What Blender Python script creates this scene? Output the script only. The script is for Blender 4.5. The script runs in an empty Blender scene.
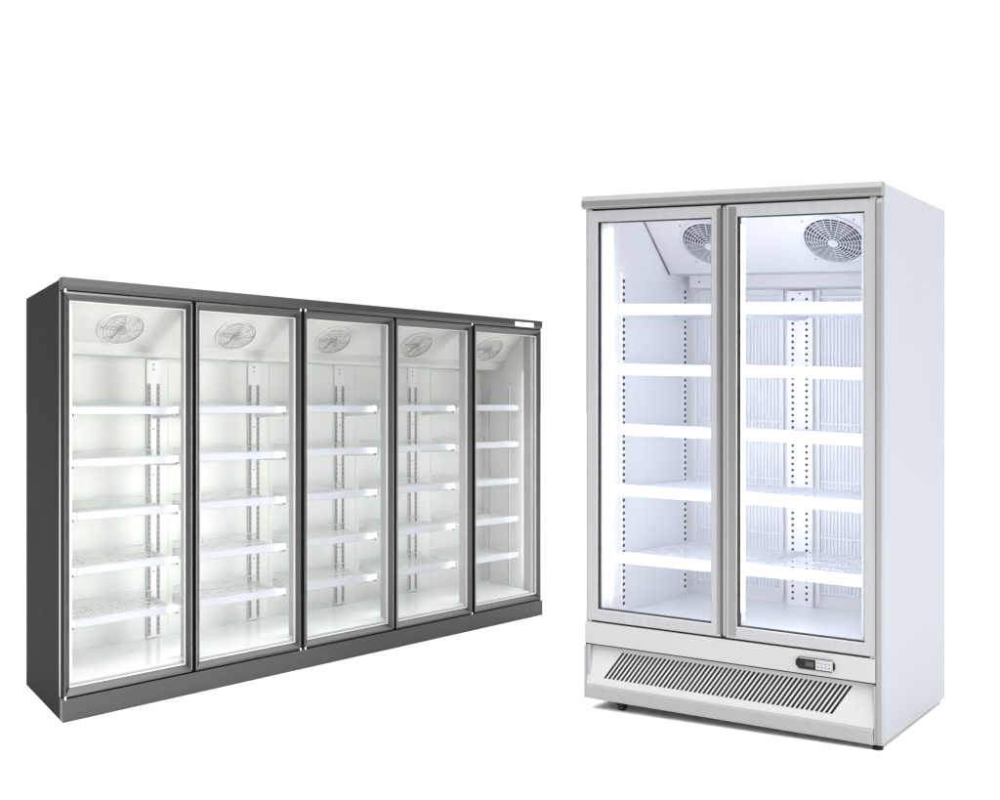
import bpy, math, random
from math import sin, cos, pi
random.seed(4)
S = bpy.context.scene
COL = S.collection

# ------------------------------------------------------------------ camera
F, CX, CY = 1033.08, 500.17, 401.06
cam_d = bpy.data.cameras.new('camera')
cam_d.sensor_width = 36.0
cam_d.lens = F / 1000 * 36.0
cam_d.shift_x = (500 - CX) / 1000
cam_d.shift_y = (CY - 400) / 1000
cam_d.clip_start = 0.1
cam_d.clip_end = 500
cam = bpy.data.objects.new('camera', cam_d)
COL.objects.link(cam)
cam.location = (0, 0, 1.4)
cam.rotation_euler = (pi / 2, 0, 0)
S.camera = cam

# ------------------------------------------------------------------ studio light
w = bpy.data.worlds.new('World'); S.world = w; w.use_nodes = True
nt = w.node_tree; nt.nodes.clear()
tc = nt.nodes.new('ShaderNodeTexCoord')
sp = nt.nodes.new('ShaderNodeSeparateXYZ')
rz = nt.nodes.new('ShaderNodeMapRange'); rz.interpolation_type = 'SMOOTHSTEP'   # lit backdrop ahead, dimmer studio around
rz.inputs['From Min'].default_value = 0.45; rz.inputs['From Max'].default_value = 0.80
rz.inputs['To Min'].default_value = 0.40; rz.inputs['To Max'].default_value = 1.10
bg = nt.nodes.new('ShaderNodeBackground'); bg.inputs['Color'].default_value = (1, 1, 1, 1)
out = nt.nodes.new('ShaderNodeOutputWorld')
nt.links.new(tc.outputs['Generated'], sp.inputs[0])
nt.links.new(sp.outputs['Y'], rz.inputs['Value'])
rt = nt.nodes.new('ShaderNodeMapRange'); rt.interpolation_type = 'SMOOTHSTEP'   # added glow from straight above, whitens the floor evenly
rt.inputs['From Min'].default_value = 0.42; rt.inputs['From Max'].default_value = 0.75
rt.inputs['To Min'].default_value = 0.0; rt.inputs['To Max'].default_value = 2.8
ad = nt.nodes.new('ShaderNodeMath'); ad.operation = 'ADD'
nt.links.new(sp.outputs['Z'], rt.inputs['Value'])
nt.links.new(rz.outputs[0], ad.inputs[0]); nt.links.new(rt.outputs[0], ad.inputs[1])
nt.links.new(ad.outputs[0], bg.inputs['Strength'])
nt.links.new(bg.outputs[0], out.inputs['Surface'])

def area(name, loc, target, sx, sy, power, color=(1, 1, 1)):
    l = bpy.data.lights.new(name, 'AREA'); l.shape = 'RECTANGLE'; l.size = sx; l.size_y = sy
    l.energy = power; l.color = color
    o = bpy.data.objects.new(name, l); COL.objects.link(o); o.location = loc
    from mathutils import Vector
    o.rotation_euler = (Vector(target) - Vector(loc)).to_track_quat('-Z', 'Y').to_euler()
    return o
area('softbox_key', (6.5, 0.4, 1.6), (-1.5, 4.8, 1.0), 2.4, 3.0, 290)
area('overhead_fill', (0.0, 1.6, 6.5), (0.0, 4.4, 0.0), 9.0, 6.0, 300)  # added unseen light from above, whitens the floor around the fridges

S.view_settings.view_transform = 'Standard'
S.view_settings.look = 'None'
S.view_settings.exposure = 0.0
S.view_settings.gamma = 1.0
S.view_settings.use_curve_mapping = False
S.render.engine = 'CYCLES'
S.cycles.use_denoising = True
S.cycles.max_bounces = 10
S.cycles.diffuse_bounces = 6
S.cycles.transparent_max_bounces = 24

# ------------------------------------------------------------------ materials
def srgb(c):
    return tuple(((v / 255) / 12.92 if v / 255 <= 0.04045 else ((v / 255 + 0.055) / 1.055) ** 2.4) for v in c)

def mat(name, col, rough=0.5, metal=0.0, spec=0.5, var=0.03, scale=(6, 6, 6), bump=0.0, emit=None, estr=0.0, coat=0.0):
    m = bpy.data.materials.new(name); m.use_nodes = True
    t = m.node_tree; b = t.nodes['Principled BSDF']
    b.inputs['Metallic'].default_value = metal
    b.inputs['Specular IOR Level'].default_value = spec
    b.inputs['Coat Weight'].default_value = coat
    co = t.nodes.new('ShaderNodeTexCoord'); mp = t.nodes.new('ShaderNodeMapping')
    mp.inputs['Scale'].default_value = scale
    no = t.nodes.new('ShaderNodeTexNoise'); no.inputs['Scale'].default_value = 1.0
    no.inputs['Detail'].default_value = 4
    t.links.new(co.outputs['Object'], mp.inputs['Vector']); t.links.new(mp.outputs[0], no.inputs['Vector'])
    mr = t.nodes.new('ShaderNodeMapRange')
    mr.inputs['From Min'].default_value = 0.3; mr.inputs['From Max'].default_value = 0.7
    mr.inputs['To Min'].default_value = 1 - var; mr.inputs['To Max'].default_value = 1 + var
    t.links.new(no.outputs['Fac'], mr.inputs['Value'])
    mx = t.nodes.new('ShaderNodeVectorMath'); mx.operation = 'SCALE'
    mx.inputs[0].default_value = col
    t.links.new(mr.outputs[0], mx.inputs['Scale'])
    t.links.new(mx.outputs[0], b.inputs['Base Color'])
    m2 = t.nodes.new('ShaderNodeMapRange')
    m2.inputs['To Min'].default_value = max(rough - 0.05, 0.02); m2.inputs['To Max'].default_value = rough + 0.05
    t.links.new(no.outputs['Fac'], m2.inputs['Value']); t.links.new(m2.outputs[0], b.inputs['Roughness'])
    if bump:
        bp = t.nodes.new('ShaderNodeBump'); bp.inputs['Strength'].default_value = bump
        bp.inputs['Distance'].default_value = 0.002
        t.links.new(no.outputs['Fac'], bp.inputs['Height']); t.links.new(bp.outputs[0], b.inputs['Normal'])
    if emit:
        b.inputs['Emission Color'].default_value = (*emit, 1); b.inputs['Emission Strength'].default_value = estr
    return m

def glass_mat(name, tint, refl):
    m = bpy.data.materials.new(name); m.use_nodes = True
    t = m.node_tree; t.nodes.clear()
    o = t.nodes.new('ShaderNodeOutputMaterial'); tr = t.nodes.new('ShaderNodeBsdfTransparent')
    tr.inputs[0].default_value = (*tint, 1)
    gl = t.nodes.new('ShaderNodeBsdfGlossy'); gl.inputs['Roughness'].default_value = 0.14
    fr = t.nodes.new('ShaderNodeFresnel'); fr.inputs['IOR'].default_value = 1.45
    mu = t.nodes.new('ShaderNodeMath'); mu.operation = 'MULTIPLY'; mu.inputs[1].default_value = refl
    mx = t.nodes.new('ShaderNodeMixShader')
    t.links.new(fr.outputs[0], mu.inputs[0]); t.links.new(mu.outputs[0], mx.inputs[0])
    t.links.new(tr.outputs[0], mx.inputs[1]); t.links.new(gl.outputs[0], mx.inputs[2])
    t.links.new(mx.outputs[0], o.inputs[0])
    return m

M = {}
M['floor'] = mat('white_studio_floor', (.88, .88, .88), .9, spec=.1, var=.005)
# grey fridge
M['g_side'] = mat('charcoal_paint', (.0145, .0145, .0138), .7, spec=.05, var=.02)
M['g_metal'] = mat('graphite_metal', (.082, .081, .081), .42, metal=.9, var=.04, scale=(2, 2, 60))
M['g_frame'] = mat('graphite_door_frame', (.10, .10, .099), .30, metal=.95, var=.04, scale=(30, 30, 1.5))
M['g_dark'] = mat('dark_gap', (.012, .012, .012), .7, spec=.1)
M['g_handle'] = mat('light_grip_metal', (.42, .42, .42), .3, metal=.8)
M['g_trim'] = mat('bright_trim', (.70, .71, .71), .3, var=.02)
M['g_post'] = mat('grey_post', (.42, .43, .43), .5, var=.03, scale=(4, 4, 1))
M['g_liner'] = mat('pale_liner', (.70, .712, .69), .35, spec=.3, var=.03, scale=(3, 3, 1.5))
M['g_floor'] = mat('pale_liner_floor', (.76, .77, .78), .12, spec=.5, var=.03)
M['g_hood'] = mat('pale_hood', (.58, .59, .57), .45, var=.02)
M['g_rail'] = mat('white_rail', (.50, .51, .56), .35, var=.02)
M['g_wire'] = mat('white_wire', (.72, .73, .73), .4, var=.02)
M['g_slot'] = mat('grey_channel', (.36, .36, .35), .5, var=.05)
M['g_dash'] = mat('channel_slot_grey', (.24, .24, .235), .5)
M['g_brk'] = mat('grey_bracket', (.2, .2, .2), .5)
M['pin'] = mat('hinge_steel', (.8, .8, .8), .25, metal=.9)
M['g_glass'] = glass_mat('door_glass_clear', (.99, .99, .988), .08)
M['g_grille'] = mat('fan_guard_wire_grey', (.36, .36, .35), .4)
M['g_rim'] = mat('fan_rim_white', (.66, .67, .65), .4)
M['g_blade'] = mat('fan_blade_pale', (.66, .67, .65), .5)
M['g_fanback'] = mat('fan_recess_grey', (.66, .67, .65), .6)
# white fridge
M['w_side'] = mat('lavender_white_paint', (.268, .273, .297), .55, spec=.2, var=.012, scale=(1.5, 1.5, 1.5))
M['w_metal'] = mat('satin_silver', (.318, .321, .33), .4, metal=.3, var=.03, scale=(40, 40, 2))
M['w_metal_h'] = mat('satin_silver_horizontal', (.318, .321, .33), .4, metal=.3, var=.03, scale=(2, 2, 60))
M['w_band'] = mat('silver_band', (.165, .165, .17), .4, metal=.3, var=.02, scale=(1.5, 1.5, 60))
M['w_panel'] = mat('pale_base_paint', (.35, .35, .36), .4, var=.015)
M['w_vent'] = mat('white_vent_paint', (.42, .42, .43), .4, var=.015)
M['w_dark'] = mat('black_rubber_and_gaps', (.01, .01, .01), .6, spec=.2)
M['w_grey'] = mat('mid_grey', (.16, .16, .165), .5)
M['w_liner'] = mat('lavender_liner', (.84, .85, .88), .35, spec=.35, var=.02, scale=(2, 2, 2))
M['w_floor'] = mat('lavender_liner_floor', (.84, .85, .88), .10, spec=.6, var=.02)
M['w_hood'] = mat('lavender_hood', (.66, .67, .70), .4, var=.015)
M['w_rail'] = mat('white_shelf_rail', (.92, .93, .95), .3, var=.01)
M['w_wire'] = mat('white_coated_wire', (.82, .85, .92), .4, var=.02)
M['w_hole'] = mat('black_slot', (.012, .012, .016), .7, spec=.1)
M['w_rib'] = mat('pale_rib', (.86, .885, .95), .4, var=.02)
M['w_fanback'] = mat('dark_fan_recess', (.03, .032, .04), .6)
M['w_grille'] = mat('silver_fan_grille', (.66, .68, .74), .35, metal=.2)
M['w_blade'] = mat('fan_blade_grey', (.20, .205, .22), .5)
M['w_post'] = mat('satin_post', (.225, .225, .23), .4, metal=.3, var=.03, scale=(40, 40, 2))
M['w_grip'] = mat('grip_metal', (.20, .20, .205), .35, metal=.7)
M['w_toe'] = mat('toe_strip_paint', (.27, .27, .275), .45, var=.02)
M['w_glass'] = glass_mat('door_glass', (.99, .993, 1.0), .5)
M['led'] = mat('led_tube', (.9, .9, .9), .5, emit=(.985, .99, 1.0), estr=9.0)
M['led_g'] = mat('hidden_led_grey_fridge', (.9, .9, .9), .5, emit=(.99, 1.0, 1.0), estr=12.0)
M['screen'] = mat('dark_display', (.008, .008, .009), .45, spec=.2)
M['screen2'] = mat('display_window', (.045, .047, .05), .3, spec=.3)
M['key'] = mat('silver_keypad', (.36, .36, .37), .4)
M['badge'] = mat('white_badge', (.9, .9, .9), .4, var=.01)

# ------------------------------------------------------------------ geometry helpers
class Frame:
    """Cabinet space: x along the front, y into the cabinet, z up."""
    def __init__(s, sk, zx, zy, kz=1.0, rise=0.0, wid=1.0):
        s.sk, s.zx, s.zy, s.kz, s.rise, s.wid = sk, zx, zy, kz, rise, wid
    def __call__(s, p):
        x, y, z = p
        z = z * s.kz + s.rise * (1 - x / s.wid) * z / 1.9
        return (x - y * sin(s.sk), y * cos(s.sk), z + s.zx * x + s.zy * y)

class MB:
    def __init__(s): s.v, s.f, s.m, s.sm, s.mats = [], [], [], [], []
    def mi(s, m):
        if m not in s.mats: s.mats.append(m)
        return s.mats.index(m)
    def add(s, vs, fs, m, smooth=False):
        b = len(s.v); s.v += vs; i = s.mi(m)
        for f in fs: s.f.append([b + k for k in f]); s.m.append(i); s.sm.append(smooth)
        return s
    def box(s, x0, x1, y0, y1, z0, z1, m):
        vs = [(x, y, z) for z in (z0, z1) for y in (y0, y1) for x in (x0, x1)]
        return s.add(vs, [(0, 2, 3, 1), (4, 5, 7, 6), (0, 1, 5, 4), (2, 6, 7, 3), (0, 4, 6, 2), (1, 3, 7, 5)], m)
    def hexa(s, vs, m):
        """8 corners in box order"""
        return s.add(vs, [(0, 2, 3, 1), (4, 5, 7, 6), (0, 1, 5, 4), (2, 6, 7, 3), (0, 4, 6, 2), (1, 3, 7, 5)], m)
    def prism_x(s, prof, x0, x1, m):
        """closed (y,z) outline, anticlockwise seen from +x, run along x"""
        n = len(prof)
        vs = [(x0, y, z) for y, z in prof] + [(x1, y, z) for y, z in prof]
        fs = [(i, (i + 1) % n, n + (i + 1) % n, n + i) for i in range(n)]
        return s.add(vs, fs + [tuple(range(n))[::-1], tuple(range(n, 2 * n))], m)
    def frame(s, X0, X1, Z0, Z1, wl, wr, wb, wt, prof, m, smooth=False):
        """mitred frame: profile of (t across the member, y)"""
        n = len(prof); vs = []
        for t, y in prof:
            a, b, c, d = X0 + t * wl, X1 - t * wr, Z0 + t * wb, Z1 - t * wt
            vs += [(a, y, c), (b, y, c), (b, y, d), (a, y, d)]
        fs = []
        for i in range(n):
            j = (i + 1) % n
            for k in range(4):
                l = (k + 1) % 4
                fs.append((4 * i + k, 4 * i + l, 4 * j + l, 4 * j + k))
        return s.add(vs, fs, m, smooth)
    def tube(s, pts, r, m, n=6, close=False):
        from mathutils import Vector
        P = [Vector(p) for p in pts]; N = len(P); vs = []
        for i, p in enumerate(P):
            if close: d = P[(i + 1) % N] - P[i - 1]
            else: d = P[min(i + 1, N - 1)] - P[max(i - 1, 0)]
            d.normalize()
            up = Vector((0, 0, 1)) if abs(d.z) < .9 else Vector((0, 1, 0))
            a = d.cross(up).normalized(); b = a.cross(d)
            for k in range(n):
                an = 2 * pi * k / n
                vs.append(tuple(p + a * (r * cos(an)) + b * (r * sin(an))))
        fs = []
        for i in range(N if close else N - 1):
            j = (i + 1) % N
            for k in range(n):
                l = (k + 1) % n
                fs.append((i * n + k, i * n + l, j * n + l, j * n + k))
        if not close: fs += [tuple(range(n))[::-1], tuple(range((N - 1) * n, N * n))]
        return s.add(vs, fs, m, n > 4)
    def disc(s, c, u, v, r, m, n=40, r0=0.0):
        """disc or ring in the plane of unit vectors u, v"""
        vs = []
        for rr in ((r, r0) if r0 else (r,)):
            for k in range(n):
                a = 2 * pi * k / n
                vs.append(tuple(c[i] + rr * (cos(a) * u[i] + sin(a) * v[i]) for i in range(3)))
        fs = [tuple(range(n))] if not r0 else [(k, (k + 1) % n, n + (k + 1) % n, n + k) for k in range(n)]
        return s.add(vs, fs, m)
    def build(s, name, parent, fr, bevel=0.0, label=None):
        me = bpy.data.meshes.new(name)
        me.from_pydata([fr(p) for p in s.v], [], s.f)
        for m in s.mats: me.materials.append(M[m])
        me.polygons.foreach_set('material_index', s.m)
        me.polygons.foreach_set('use_smooth', s.sm)
        import bmesh
        bm = bmesh.new(); bm.from_mesh(me); bmesh.ops.recalc_face_normals(bm, faces=bm.faces[:]); bm.to_mesh(me); bm.free()
        o = bpy.data.objects.new(name, me); COL.objects.link(o); o.parent = parent
        if bevel:
            bv = o.modifiers.new('bevel', 'BEVEL'); bv.width = bevel; bv.segments = 2
            bv.limit_method = 'ANGLE'; bv.angle_limit = math.radians(40)
        if label: o['label'] = label
        return o

def copy_part(o, fr, dx, dz, parent=None):
    c = o.copy(); COL.objects.link(c)
    if parent is None:
        c.parent = o.parent
        c.location = (dx, 0, dz + fr.zx * dx)
    else: c.parent = parent
    for ch in list(o.children): copy_part(ch, fr, 0, 0, c)
    return c

def root(name, loc, yaw, label, cat):
    o = bpy.data.objects.new(name, None); COL.objects.link(o)
    o.location = loc; o.rotation_euler = (0, 0, yaw); o['label'] = label; o['category'] = cat
    return o

# ------------------------------------------------------------------ setting
idf = lambda p: p
fl = MB(); fl.add([(-60, -40, 0), (60, -40, 0), (60, 120, 0), (-60, 120, 0)], [(0, 1, 2, 3)], 'floor')
flo = fl.build('floor', None, idf); flo['kind'] = 'structure'

def fan_grille(parent, fr, c, u, v, nrm, r, rings, spokes, wire, wm, back, blade, rim):
    """round wire guard standing off a sloping panel; u across, v down the slope, nrm out of it"""
    def P(a, b, h): return tuple(c[i] + a * u[i] + b * v[i] + h * nrm[i] for i in range(3))
    g = MB()
    for k in range(rings):
        rr = r * (1 - k / (rings + .6)); h = .010 + .016 * (1 - (rr / r) ** 2)
        g.tube([P(rr * cos(2 * pi * i / 40), rr * sin(2 * pi * i / 40), h) for i in range(40)], wire, wm, 5, True)
    for k in range(spokes):
        a = 2 * pi * k / spokes
        r0 = r * (.16 if k % 2 == 0 else .55)
        g.tube([P(q * cos(a), q * sin(a), .008 + .016 * (1 - (q / r) ** 2)) for q in (r0, (r0 + r) / 2, r)], wire * .9, wm, 4)
    # badge in the middle
    g.disc(P(0, 0, .028), u, v, r * .17, wm, 20)
    # rim ring standing out of the panel
    n = 48; prof = [(r * 1.10, 0.0), (r * 1.09, .010), (r * 1.04, .013), (r * 1.0, .008), (r * .985, .001)]
    vs = [P(q * cos(2 * pi * i / n), q * sin(2 * pi * i / n), h) for q, h in prof for i in range(n)]
    fs = [(j * n + i, j * n + (i + 1) % n, (j + 1) * n + (i + 1) % n, (j + 1) * n + i) for j in range(len(prof) - 1) for i in range(n)]
    g.add(vs, fs, rim, True)
    o = g.build('fan_grille', parent, fr)
    f = MB()
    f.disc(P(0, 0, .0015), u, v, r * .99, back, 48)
    for k in range(5):
        a0 = 2 * pi * k / 5 + .3
        vs = [P(q * cos(a0 + da), q * sin(a0 + da), h) for q, da, h in
              ((r * .2, 0, .003), (r * .86, -.12, .003), (r * .9, .42, .009), (r * .2, .7, .009))]
        f.add(vs, [(0, 1, 2, 3)], blade)
    f.disc(P(0, 0, .010), u, v, r * .16, blade, 24)
    f.build('fan', parent, fr)
    return o

# ================================================================== GREY FIVE-DOOR FRIDGE
fr = Frame(-.18408, 0, 0, 1.0, .018, 3.145)
W, D, H, BAY = 3.145, .751, 1.919, .629
G = root('glass_door_fridge', (-1.90136, 4.49103, 0), .80783,
         'long charcoal grey display fridge with five glass doors, empty shelves inside', 'fridge')
XL, XR = .055, W - .055          # inner faces of the side walls
YB = .61                         # inner back wall
MB().prism_x([(.004, .102), (.004, .0), (D, .0), (D, H - .032), (.004, H), (.004, 1.862), (.045, 1.862), (.045, .102)], 0, .018, 'g_side').build('side_panel', G, fr, .001)
MB().prism_x([(.004, .102), (.004, .0), (D, .0), (D, H - .032), (.004, H), (.004, 1.862), (.045, 1.862), (.045, .102)], W - .018, W, 'g_side').build('side_panel', G, fr, .001)
MB().box(.018, W - .018, D - .02, D, .001, H - .036, 'g_side').build('back_panel', G, fr)
MB().prism_x([(.06, H - .02), (D - .02, H - .05), (D - .02, H - .036), (.06, H - .004)], .018, W - .018, 'g_side').build('top_panel', G, fr)
# liner: walls, back, ceiling
ln = MB()
ln.box(.0185, XL, .06, D - .021, .10, 1.86, 'g_liner')
ln.box(XR, W - .0185, .06, D - .021, .10, 1.86, 'g_liner')
ln.box(XL, XR, YB, D - .021, .10, 1.86, 'g_liner')
ln.box(XL, XR, .06, YB, 1.862, 1.885, 'g_liner')
for k in range(5):                # shallow pressed panels of the back wall
    x = BAY * k + .08
    ln.box(x, x + .47, YB - .003, YB, .2, 1.60, 'g_liner')
ln.build('inner_liner', G, fr)
MB().box(XL, XR, .06, YB, .10, .155, 'g_floor').build('liner_floor', G, fr, .002)
# header, sill and posts behind the doors
MB().box(.02, W - .02, .045, .058, 1.825, 1.885, 'g_post').box(.02, W - .02, .058, .062, 1.83, 1.885, 'g_post').build('door_header', G, fr)
MB().box(.02, W - .02, .045, .075, .103, .150, 'g_post').build('door_sill', G, fr, .002)
post = MB().box(BAY - .020, BAY + .020, .05, .135, .1505, 1.8245, 'g_post').box(BAY - .012, BAY + .012, .04, .05, .1505, 1.8245, 'g_trim').build('mullion', G, fr, .003)
for k in range(1, 4): copy_part(post, fr, BAY * k, 0)
MB().box(.0195, .045, .046, .0595, .1505, 1.8245, 'g_post').build('mullion', G, fr)
MB().box(W - .065, W - .0195, .046, .125, .1505, 1.8245, 'g_slot').build('mullion', G, fr)
led = MB().box(BAY - .012, BAY + .012, .1352, .141, .2, 1.45, 'g_post').box(BAY - .011, BAY + .011, .1411, .1418, .205, 1.445, 'led_g').build('light_strip', G, fr)  # unseen strips added behind the mullions to light the bays
for k in range(1, 4): copy_part(led, fr, BAY * k, 0)
MB().box(W - .064, W - .054, .1252, .126, .2, 1.60, 'led_g').build('light_strip', G, fr)  # hidden strip added to brighten the last bay
# fascia, base
fa = MB().prism_x([(-.004, 1.887), (.003, 1.868), (.06, 1.868), (.06, H + .003), (-.004, H + .003)], -.003, W + .003, 'g_metal').build('top_fascia', G, fr, .0015)
MB().box(2.885, 3.060, -.0065, -.0041, 1.876, 1.904, 'badge').build('badge', fa, fr, label='small blank white badge')
MB().prism_x([(-.003, .002), (.05, .002), (.05, .100), (-.003, .100)], -.001, W + .006, 'g_metal').build('base_panel', G, fr, .0015)
# doors
PROF = [(0, .042), (0, .006), (.06, .0015), (.14, .0), (.30, .0005), (.42, .004), (.88, .0205), (.93, .022), (1, .022), (1, .042)]
PT, PB = .060, .036
def door(x0, hinge):
    X0, X1 = x0 + (.004 if x0 == 0 else .009), x0 + BAY - (.009 if x0 < 2.4 else .006)
    wl, wr = .031, .026
    d = MB()
    d.frame(X0, X1, .1035, 1.864, wl, wr, PB, .040, PROF, 'g_frame')
    o = d.build('door', G, fr, .0008)
    a, b, c, e = X0 + wl, X1 - wr, .1035 + PB, 1.864 - .040
    t = MB(); t.frame(a + .0002, b - .0002, c + .0002, e - .0002, .0028, .0028, .0028, .0028, [(0, .024), (1, .024), (1, .041), (0, .041)], 'g_trim')
    t.build('inner_trim', o, fr)
    MB().box(a + .001, b - .001, .028, .032, c + .001, e - .001, 'g_glass').build('door_glass', o, fr)
    # pull profile on the opening side
    hx = X1 - .006 if hinge == 'l' else X0 + .003
    h = MB()
    prof = [(0, 0), (0, -.004), (.001, -.006), (.003, -.006), (.0045, -.003), (.0045, 0)]
    n = len(prof); vs = [(hx + px, py - .0005, z) for z in (.118, 1.85) for px, py in prof]
    h.add(vs, [(i, (i + 1) % n, n + (i + 1) % n, n + i) for i in range(n)] + [tuple(range(n)), tuple(range(n, 2 * n))], 'g_handle')
    h.build('handle', o, fr)
    px = X0 + .006 if hinge == 'l' else X1 - .006
    for z in (.1045, 1.863):
        p = MB()
        for dz in (-.008, .0):
            pass
        p.tube([(px, -.004, z - .007), (px, -.004, z + .007)], .0055, 'pin', 10)
        p.box(px - .006, px + .006, -.003, .02, z - .003, z + .003, 'pin')
        p.build('hinge_pin', o, fr)
    return o
for k, hg in enumerate('lrlrr'): door(BAY * k, hg)
MB().box(-.0035, -.0002, .030, .050, .104, 1.862, 'g_handle').build('side_trim', G, fr)
MB().box(.0005, .0035, .0045, .0295, .104, 1.866, 'g_dark').build('door_gap_shade', G, fr)  # dark strip standing in for shade beside the first door
# black strips that paint the shade into the gaps between doors
gp = MB().box(BAY - .0086, BAY + .0086, .020, .0395, .104, 1.864, 'g_dark').build('door_gap_shade', G, fr)
for k in range(1, 4): copy_part(gp, fr, BAY * k, 0)
# hood
hd = MB()
HP = [(.10, 1.8595), (.355, 1.668), (.372, 1.668), (.372, 1.628), (.385, 1.610), (YB - .0005, 1.610), (YB - .0005, 1.8595)]
hd.prism_x(HP, XL + .001, XR - .001, 'g_hood')
hood = hd.build('evaporator_hood', G, fr, .002)
th = math.atan2(1.8595 - 1.668, .255)
u = (1, 0, 0); v = (0, cos(th), -sin(th)); nn = (0, -sin(th), -cos(th))
for k in range(5):
    cy = .262
    cz = 1.8595 - (cy - .10) * math.tan(th)
    fan_grille(hood, fr, (BAY * k + .345, cy, cz), u, v, nn, .108, 6, 8, .0015, 'g_grille', 'g_fanback', 'g_blade', 'g_rim')
# back uprights with slotted channels
def upright_g(x):
    m = MB().box(x - .038, x + .038, YB - .014, YB - .0035, .16, 1.605, 'g_wire')
    for s in (-1, 1):
        m.box(x + s * .026 - .009, x + s * .026 + .009, YB - .0165, YB - .0142, .17, 1.48, 'g_slot')
        for j in range(46):
            z = .19 + j * .028
            m.box(x + s * .026 - .005, x + s * .026 + .005, YB - .0185, YB - .0168, z, z + .014, 'g_dash')
    for z in (1.55, 1.575, 1.24, 1.0, .5):
        m.box(x - .004, x + .004, YB - .016, YB - .0142, z, z + .008, 'g_brk')
    return m
up = upright_g(.622).build('shelf_upright', G, fr)
for x in (1.232, 1.836, 2.43): copy_part(up, fr, x - .622, 0)
for X, s in ((XL, 1), (XR, -1)):
    for y in (.30, .52):
        m = MB().box(min(X, X + s * .006), max(X, X + s * .006), y - .012, y + .012, .16, 1.50, 'g_wire')
        a, b = sorted((X + s * .0062, X + s * .0075)); m.box(a, b, y - .004, y + .004, .17, 1.48, 'g_slot')
        m.build('side_track', G, fr)
# shelves
def shelf_g(z):
    x0, x1 = XL + .045, BAY - .012
    d = MB()
    n = 26
    for i in range(n):
        x = x0 + .006 + (x1 - x0 - .012) * i / (n - 1)
        d.tube([(x, .215, z - .004), (x, YB - .03, z - .004), (x, YB - .024, z + .030)], .0021, 'g_wire', 4)
    for y, r in ((.26, .0028), (.37, .0028), (.48, .0028), (YB - .03, .003)):
        d.tube([(x0, y, z - .0085), (x1, y, z - .0085)], r, 'g_wire', 5)
    d.tube([(x0, YB - .024, z + .030), (x1, YB - .024, z + .030)], .003, 'g_wire', 5)
    for xx in (x0, x1): d.tube([(xx, .205, z - .006), (xx, YB - .02, z - .006)], .003, 'g_wire', 5)
    o = d.build('shelf', G, fr)
    r = MB()
    r.prism_x([(.196, z - .019), (.199, z - .022), (.206, z - .020), (.2, z - .014), (.2, z + .011), (.207, z + .015), (.204, z + .018), (.196, z + .012)], x0 + .012, x1 - .035, 'g_rail')
    r.build('price_rail', o, fr)
    for xa, xb in ((x0 - .010, x0 + .011), (x1 - .034, x1 + .002)):
        MB().box(xa, xb, .198, .212, z - .016, z + .013, 'g_wire').build('rail_end_cap', o, fr)
    for xx in (x0 - .004, x1 + .001):
        b = MB()
        b.add([(xx, .205, z - .012), (xx + .003, .205, z - .012), (xx, .205, z - .022), (xx + .003, .205, z - .022),
               (xx, .24, z - .036), (xx + .003, .24, z - .036), (xx, YB - .02, z - .050), (xx + .003, YB - .02, z - .050),
               (xx, YB - .02, z - .012), (xx + .003, YB - .02, z - .012)],
              [(0, 2, 4, 6, 8), (1, 9, 7, 5, 3), (0, 1, 3, 2), (2, 3, 5, 4), (4, 5, 7, 6), (6, 7, 9, 8), (8, 9, 1, 0)], 'g_wire')
        b.box(xx - .0005, xx + .0035, .2035, .222, z - .030, z - .016, 'g_brk')
        b.build('shelf_bracket', o, fr)
    return o
for z in (1.347, 1.108, .866, .616, .378):
    o = shelf_g(z)
    for k in range(1, 5): copy_part(o, fr, BAY * k - (.018 if k == 4 else 0), 0)

# ================================================================== WHITE TWO-DOOR FRIDGE
fw = Frame(-.19937, -.022906, -.003917, 1.0, .021, 1.28135)
W, D, H = 1.28135, .88262, 2.26147
Z0 = .050
R_ = root('glass_door_fridge', (.38080, 4.70682, Z0), -.47391,
          'tall white and silver two-door display fridge with slotted base grille and empty shelves', 'fridge')
XL, XR, YB = .085, W - .085, .84
MB().prism_x([(.030, .0), (D, .0), (D, H + .007), (.030, H - .006)], W - .022, W, 'w_side').build('side_panel', R_, fw, .0015)
MB().prism_x([(.030, .0), (D, .0), (D, H + .007), (.030, H - .006)], .006, .028, 'w_side').build('side_panel', R_, fw, .0015)
MB().box(.028, W - .022, D - .02, D - .001, .002, H - .006, 'w_side').build('back_panel', R_, fw)
MB().box(.028, W - .022, .03, D - .02, H - .036, H - .006, 'w_side').build('top_panel', R_, fw)
MB().prism_x([(.0295, .002), (.0295, 2.196), (.012, 2.196), (.002, 2.19), (-.004, 2.17), (-.004, .02), (.002, .002)], W - .019, W + .002, 'w_post').build('corner_post', R_, fw, .002)
MB().box(.006, .027, .008, .0295, .002, 2.196, 'w_metal').build('corner_post', R_, fw, .002)
# liner
ln = MB()
ln.box(.0285, XL, .03, D - .021, .30, 2.2245, 'w_liner')
ln.box(XR, W - .0225, .03, D - .021, .30, 2.2245, 'w_liner')
ln.box(XL, XR, YB, D - .021, .30, 2.2245, 'w_liner')
ln.box(XL, XR, .05, YB, 2.205, 2.2245, 'w_liner')
ln.build('inner_liner', R_, fw)
MB().box(XL, XR, .03, YB, .300, .362, 'w_floor').build('liner_floor', R_, fw, .002)
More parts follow.
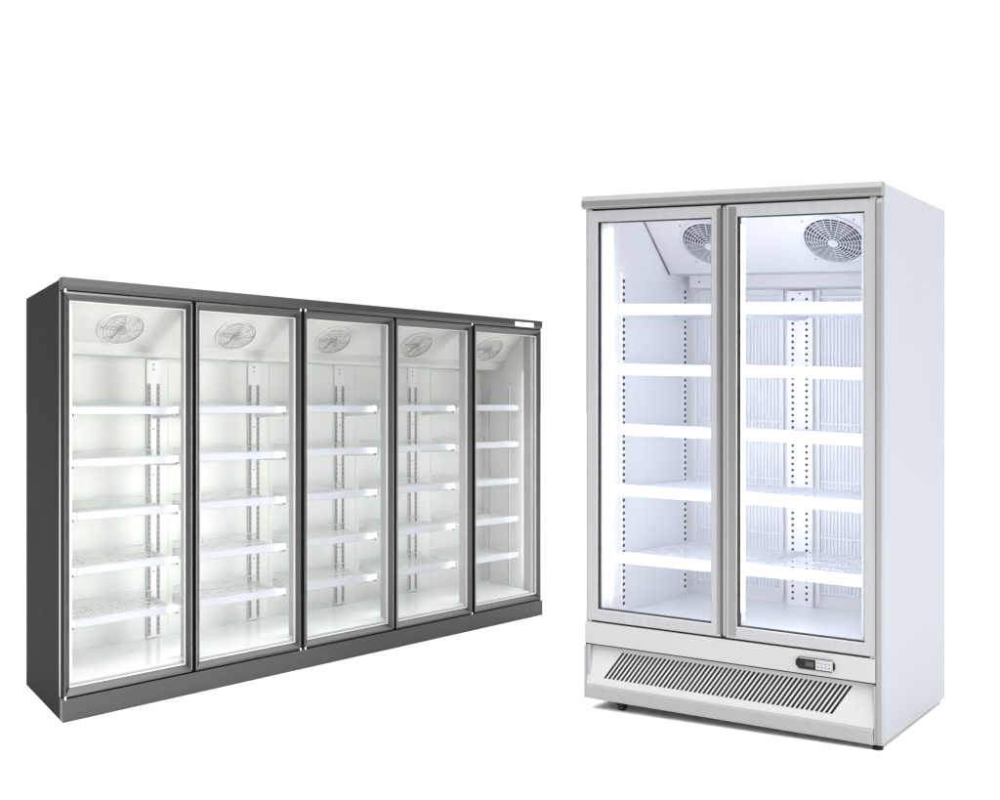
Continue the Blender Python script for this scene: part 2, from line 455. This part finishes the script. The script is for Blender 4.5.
# mullion and lamp strips
MB().box(.628, .664, .044, .150, .364, 2.204, 'w_liner').build('mullion', R_, fw, .003)
for xa, xb, ya, yb in ((.0855, .092, .066, .084), (.6645, .672, .06, .145), (.634, .658, .1505, .158)):  # last one is an unseen strip added behind the mullion
    m = MB(); m.box(xa, xb, ya, yb, .45, 2.12, 'led')
    m.box(xa - .0, xb + .002, ya - .003, yb + .003, 2.1205, 2.165, 'w_rail'); m.box(xa, xb + .002, ya - .003, yb + .003, .405, .4495, 'w_rail')
    m.build('light_strip', R_, fw)
# fascia
fp = [(.030, 2.199), (.002, 2.199), (-.006, 2.203), (-.012, 2.208), (-.012, 2.234), (-.0055, 2.256), (.030, 2.258)]
fm = MB(); fm.prism_x(fp, -.004, W + .004, 'w_post')
fm.prism_x([(-.0122, 2.2085), (-.0135, 2.2100), (-.0135, 2.2325), (-.0122, 2.234)], -.0038, W + .0038, 'w_band')
fm.build('top_fascia', R_, fw, .0012)
MB().box(.02, W - .021, .012, .029, 2.185, 2.1985, 'w_dark').build('door_gap_shade', R_, fw)  # black strip painting the shade in the gap above the doors
# doors
PR = [(0, .040), (0, .003), (.04, .0), (.93, .0), (1, .004), (1, .040)]
def door_w(X0, X1, wl, wr, left):
    zb, zt, pb, pt = .3535, 2.190, .052, .050
    o = MB().frame(X0, X1, zb, zt, wl, wr, pb, pt, PR, 'w_metal').build('door', R_, fw, .0008)
    a, b, c, e = X0 + wl, X1 - wr, zb + pb, zt - pt
    g = MB(); g.frame(a + .0002, b - .0002, c + .0002, e - .0002, .0018, .0018, .0018, .0018, [(0, .008), (1, .008), (1, .039), (0, .039)], 'w_dark')
    g.build('gasket', o, fw)
    MB().box(a + .001, b - .001, .010, .014, c + .001, e - .001, 'w_glass').build('door_glass', o, fw)
    # grip profile along the meeting edge
    h = MB()
    if left: prof = [(X1 - .013, -.0005), (X1 - .013, -.0015), (X1 - .002, .004), (X1 + .005, .012), (X1 + .005, .036), (X1 + .0005, .036), (X1 + .0005, -.0)]
    if not left: prof = [(X0 + .015, -.0004), (X0 + .015, -.0065), (X0 + .018, -.0065), (X0 + .0445, -.0012), (X0 + .0445, -.0004)]
    k = len(prof)
    h.add([(a_, b_, z) for z in (zb + .012, zt - .012) for a_, b_ in prof],
          [(q, (q + 1) % k, k + (q + 1) % k, k + q) for q in range(k)] + [tuple(range(k)), tuple(range(k, 2 * k))], 'w_grip')
    h.build('handle', o, fw)
    px = X0 + .010 if left else X1 - .010
    for z in (zt + .003, zb - .003):
        MB().box(px - .012, px + .012, .002, .02, z - .0028, z + .0028, 'w_metal').build('hinge_pin', o, fw)
    return o
door_w(.016, .629, .050, .040, True)
door_w(.654, 1.260, .046, .045, False)
MB().box(.6365, .648, .012, .0375, .356, 2.188, 'w_metal').build('centre_strip', R_, fw)
# evaporator hood
y0, z0, y1, z1 = .357, 2.2045, .618, 1.968
hood = MB().prism_x([(y0, z0), (y1, z1), (YB - .001, z1), (YB - .001, z0)], XL + .001, XR - .001, 'w_hood').build('evaporator_hood', R_, fw, .0015)
MB().box(XL + .002, XL + .0045, y0, y0, 2, 2, 'w_grey')
ed = MB(); ed.add([(XL + .0015, y0 - .001, z0 - .002), (XL + .0015, y0 + .010, z0 - .002), (XL + .0015, y1 + .004, z1 - .006), (XL + .0015, y1 - .008, z1 - .004),
                   (XL + .006, y0 - .001, z0 - .002), (XL + .006, y0 + .010, z0 - .002), (XL + .006, y1 + .004, z1 - .006), (XL + .006, y1 - .008, z1 - .004)],
                  [(0, 1, 2, 3), (7, 6, 5, 4), (0, 4, 5, 1), (1, 5, 6, 2), (2, 6, 7, 3), (3, 7, 4, 0)], 'w_grey')
ed.build('hood_edge_strip', hood, fw)  # grey strip along the line where hood meets side wall
lip = MB().box(.150, XR - .05, .70, YB - .002, 1.905, 1.9672, 'w_hood')
for x in (.20, .36, 1.0): lip.box(x - .004, x + .004, .698, .6995, 1.93, 1.938, 'w_hole')
lip.build('drip_tray', R_, fw, .003)
th = math.atan2(z0 - z1, y1 - y0)
v = (0, cos(th), -sin(th)); nn = (0, -sin(th), -cos(th))
for cx in (.365, .930):
    cy = .478; cz = z0 - (cy - y0) * math.tan(th)
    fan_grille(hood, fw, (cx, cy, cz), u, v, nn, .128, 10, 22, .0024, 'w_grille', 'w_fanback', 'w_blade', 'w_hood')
    sc = MB()
    for a in (45, 135, 225, 315):
        q = .158; c = (cx + q * cos(math.radians(a)), cy + q * sin(math.radians(a)) * v[1] + nn[1] * .001, cz + q * sin(math.radians(a)) * v[2] + nn[2] * .001)
        sc.disc(tuple(c[i] + nn[i] * .0015 for i in range(3)), u, v, .0045, 'w_grey', 10)
    sc.build('screw', hood, fw)
# back: ribbed air panels left and right of the centre upright
def back_panel(xa, xb):
    m = MB(); n = int((xb - xa) / .0168)
    for i in range(n + 1):
        x = xa + (xb - xa) * i / n
        m.box(x - .0035, x + .0035, YB - .0075, YB - .0025, .44, 1.86, 'w_rib')
    for z in (.43, .70, .97, 1.25, 1.52, 1.79, 1.862):
        m.box(xa - .006, xb + .006, YB - .0110, YB - .0078, z, z + .010, 'w_rib')
    m.box(xa - .02, xa - .006, YB - .022, YB - .001, .385, 1.90, 'w_liner')
    m.box(xb + .006, xb + .02, YB - .022, YB - .001, .385, 1.90, 'w_liner')
    return m
for xa, xb in ((.135, .545), (.745, 1.165)):
    back_panel(xa, xb).build('ribbed_air_panel', R_, fw)
def box_holes(m, x, z0, z1):
    z = z0
    while z < z1:
        m.tube([(x, YB - .0322, z), (x, YB - .0302, z)], .006, 'w_hole', 8); z += .0297
m = MB().box(.588, .708, YB - .030, YB - .002, .363, 1.895, 'w_rail'); box_holes(m, .615, .40, 1.87); box_holes(m, .681, .40, 1.87)
m.tube([(.648, YB - .0322, 1.882), (.648, YB - .0302, 1.882)], .004, 'w_hole', 8)
m.build('shelf_upright', R_, fw)
for X, s in ((XL, 1), (XR, -1)):
    for y in (.185, .775):
        a, b = sorted((X + s * .0003, X + s * .004)); m = MB().box(a, b, y - .016, y + .016, .385, 1.93, 'w_rail')
        a, b = sorted((X + s * .0042, X + s * .0055)); z = .40
        while z < 1.91:
            m.box(a, b, y - .008, y + .008, z, z + .014, 'w_hole'); z += .0297
        m.build('shelf_upright', R_, fw)
# shelves
def shelf_w(z, x0, x1):
    d = MB(); n = int((x1 - x0) / .022)
    for i in range(n + 1):
        x = x0 + .006 + (x1 - x0 - .012) * i / n
        d.tube([(x, .150, z + .006), (x, YB - .05, z + .006)], .0021, 'w_wire', 4)
    for y in (.2, .35, .5, .65, YB - .05):
        d.tube([(x0, y, z + .0015), (x1, y, z + .0015)], .0032, 'w_wire', 5)
    for xx in (x0 + .003, x1 - .003):
        d.box(xx - .002, xx + .002, .15, YB - .045, z - .014, z + .004, 'w_wire')
    o = d.build('shelf', R_, fw)
    r = MB().prism_x([(.138, z - .023), (.141, z - .027), (.150, z - .026), (.150, z + .020), (.146, z + .024), (.138, z + .019)], x0, x1, 'w_rail')
    r.build('price_rail', o, fw)
    return o
for z in (1.760, 1.487, 1.212, .935, .626):
    shelf_w(z, XL + .004, .650); shelf_w(z + .004, .676, XR - .004)
# base
MB().box(.006, W - .0215, -.004, .0295, .249, .3455, 'w_panel').build('upper_base_panel', R_, fw, .003)
MB().box(.02, W - .021, .006, .029, .3457, .3532, 'w_dark').build('door_gap_shade', R_, fw)  # black strip painting the shade in the gap below the doors
MB().box(.006, W - .0215, .006, .036, .2425, .2488, 'w_dark').build('panel_gap_shade', R_, fw)  # black strip in place of the shadow line under the panel
MB().prism_x([(.042, .242), (.0, .242), (-.004, .236), (-.004, .003), (.002, .0), (.1, .0)], .003, .011, 'w_metal').build('base_end_plate', R_, fw, .001)
MB().prism_x([(.042, .242), (.01, .242), (.004, .236), (.004, .003), (.01, .0), (.1, .0)], W - .030, W - .0215, 'w_metal').build('base_end_plate', R_, fw, .001)
# sloping slotted panel, top set back, foot forward
ZT, ZB = .242, .064
def sl(z): return .002 + (z - ZB) / (ZT - ZB) * .027
gx0, gx1 = .0115, W - .0305
sT, sB = .220, .098
def pt(x, z, dy): return (x, sl(z) + dy, z)
vg = MB(); t = .003
def quad(a, b, zb, c, d, zt_, m='w_vent'):
    """a-b along the lower edge at zb, c-d along the upper edge at zt_"""
    vg.hexa([pt(a, zb, 0), pt(b, zb, 0), pt(a, zb, t), pt(b, zb, t), pt(c, zt_, 0), pt(d, zt_, 0), pt(c, zt_, t), pt(d, zt_, t)], m)
quad(gx0, gx1, ZB, gx0, gx1, sB)
quad(gx0, gx1, sT, gx0, gx1, ZT)
n = 51; xb0, xb1, xt0, xt1 = .092, 1.098, .172, 1.172
pitch = (xb1 - xb0) / n; sw = pitch * .56
quad(gx0, xb0, sB, gx0, xt0, sT)
for i in range(n):
    a = xb0 + pitch * i + sw; b = a + pitch - sw
    c = xt0 + (xt1 - xt0) / n * i + sw; d = c + (xt1 - xt0) / n - sw
    if i == n - 1: b = gx1; d = gx1
    quad(a, b, sB, c, d, sT)
vg.build('vent_grille', R_, fw)
MB().hexa([pt(gx0, ZB + .01, .02), pt(gx1, ZB + .01, .02), pt(gx0, ZB + .01, .024), pt(gx1, ZB + .01, .024),
           pt(gx0, ZT - .005, .02), pt(gx1, ZT - .005, .02), pt(gx0, ZT - .005, .024), pt(gx1, ZT - .005, .024)], 'w_dark').build('grille_backing', R_, fw)
MB().prism_x([(-.003, .0635), (-.006, .060), (-.003, .003), (.004, .0), (.06, .0), (.06, .0635)], .0115, W - .0305, 'w_toe').build('toe_strip', R_, fw, .001)
# controller
cp = MB()
x0, x1, za, zb = .950, 1.106, .270, .318
rr = .014
ol = [(x0 + rr, za), (x1 - rr, za), (x1, za + rr), (x1, zb - rr), (x1 - rr, zb), (x0 + rr, zb), (x0, zb - rr), (x0, za + rr)]
n = len(ol)
vs = [(x, y, z) for y in (-.011, -.0045) for x, z in ol]
cp.add(vs, [tuple(range(n)), tuple(range(n, 2 * n))] + [(i, (i + 1) % n, n + (i + 1) % n, n + i) for i in range(n)], 'screen')
cpo = cp.build('control_panel', R_, fw, .001)
MB().box(.972, 1.028, -.0128, -.0112, .277, .309, 'screen').box(.990, 1.022, -.0136, -.0129, .283, .303, 'screen2').build('display', cpo, fw)
k = MB().box(1.031, 1.098, -.0128, -.0112, .275, .313, 'key')
for i in range(4):
    for j in range(2):
        xx = 1.038 + i * .0145; zz = .283 + j * .015
        k.box(xx, xx + .006, -.0136, -.0129, zz, zz + .006, 'w_grey')
k.box(.966, 1.098, -.0128, -.0112, .3135, .3165, 'key').build('keypad', cpo, fw)
# casters and foot
def caster(x, y):
    fz = lambda xx, yy: -Z0 - fw.zx * xx - fw.zy * yy
    zf = fz(x, y)
    c = MB()
    c.box(x - .030, x + .022, y - .02, y + .02, -.010, -.0005, 'w_dark')
    for s in (-1, 1): c.hexa([(x - .002, y + s * .016 - .002, zf + .015), (x + .018, y + s * .016 - .002, zf + .015), (x - .002, y + s * .016 + .002, zf + .015), (x + .018, y + s * .016 + .002, zf + .015),
                              (x - .030, y + s * .016 - .002, -.008), (x + .020, y + s * .016 - .002, -.008), (x - .030, y + s * .016 + .002, -.008), (x + .020, y + s * .016 + .002, -.008)], 'w_dark')
    o = c.build('caster', R_, fw)
    r = min(.022, (-.012 - zf) / 2)
    wv = MB(); nseg = 20
    vs = [(x + .004 + r * cos(2 * pi * i / nseg), y + yy, zf + r + r * sin(2 * pi * i / nseg)) for yy in (-.012, .012) for i in range(nseg)]
    wv.add(vs, [tuple(range(nseg)), tuple(range(nseg, 2 * nseg))] + [(i, (i + 1) % nseg, nseg + (i + 1) % nseg, nseg + i) for i in range(nseg)], 'w_dark')
    wv.tube([(x + .004, y - .0175, zf + r), (x + .004, y - .0125, zf + r)], .007, 'w_grey', 10)
    wv.build('wheel', o, fw)
caster(.150, .06); caster(.150, D - .08)
for x, y in ((W - .022, .030), (W - .12, D - .14)):
    zf = -Z0 - fw.zx * x - fw.zy * y
    m = MB(); m.tube([(x, y, -.0005), (x, y, zf * .45)], .011, 'w_dark', 14); m.tube([(x, y, zf * .45), (x, y, zf)], .020, 'w_dark', 16)
    m.build('foot', R_, fw)
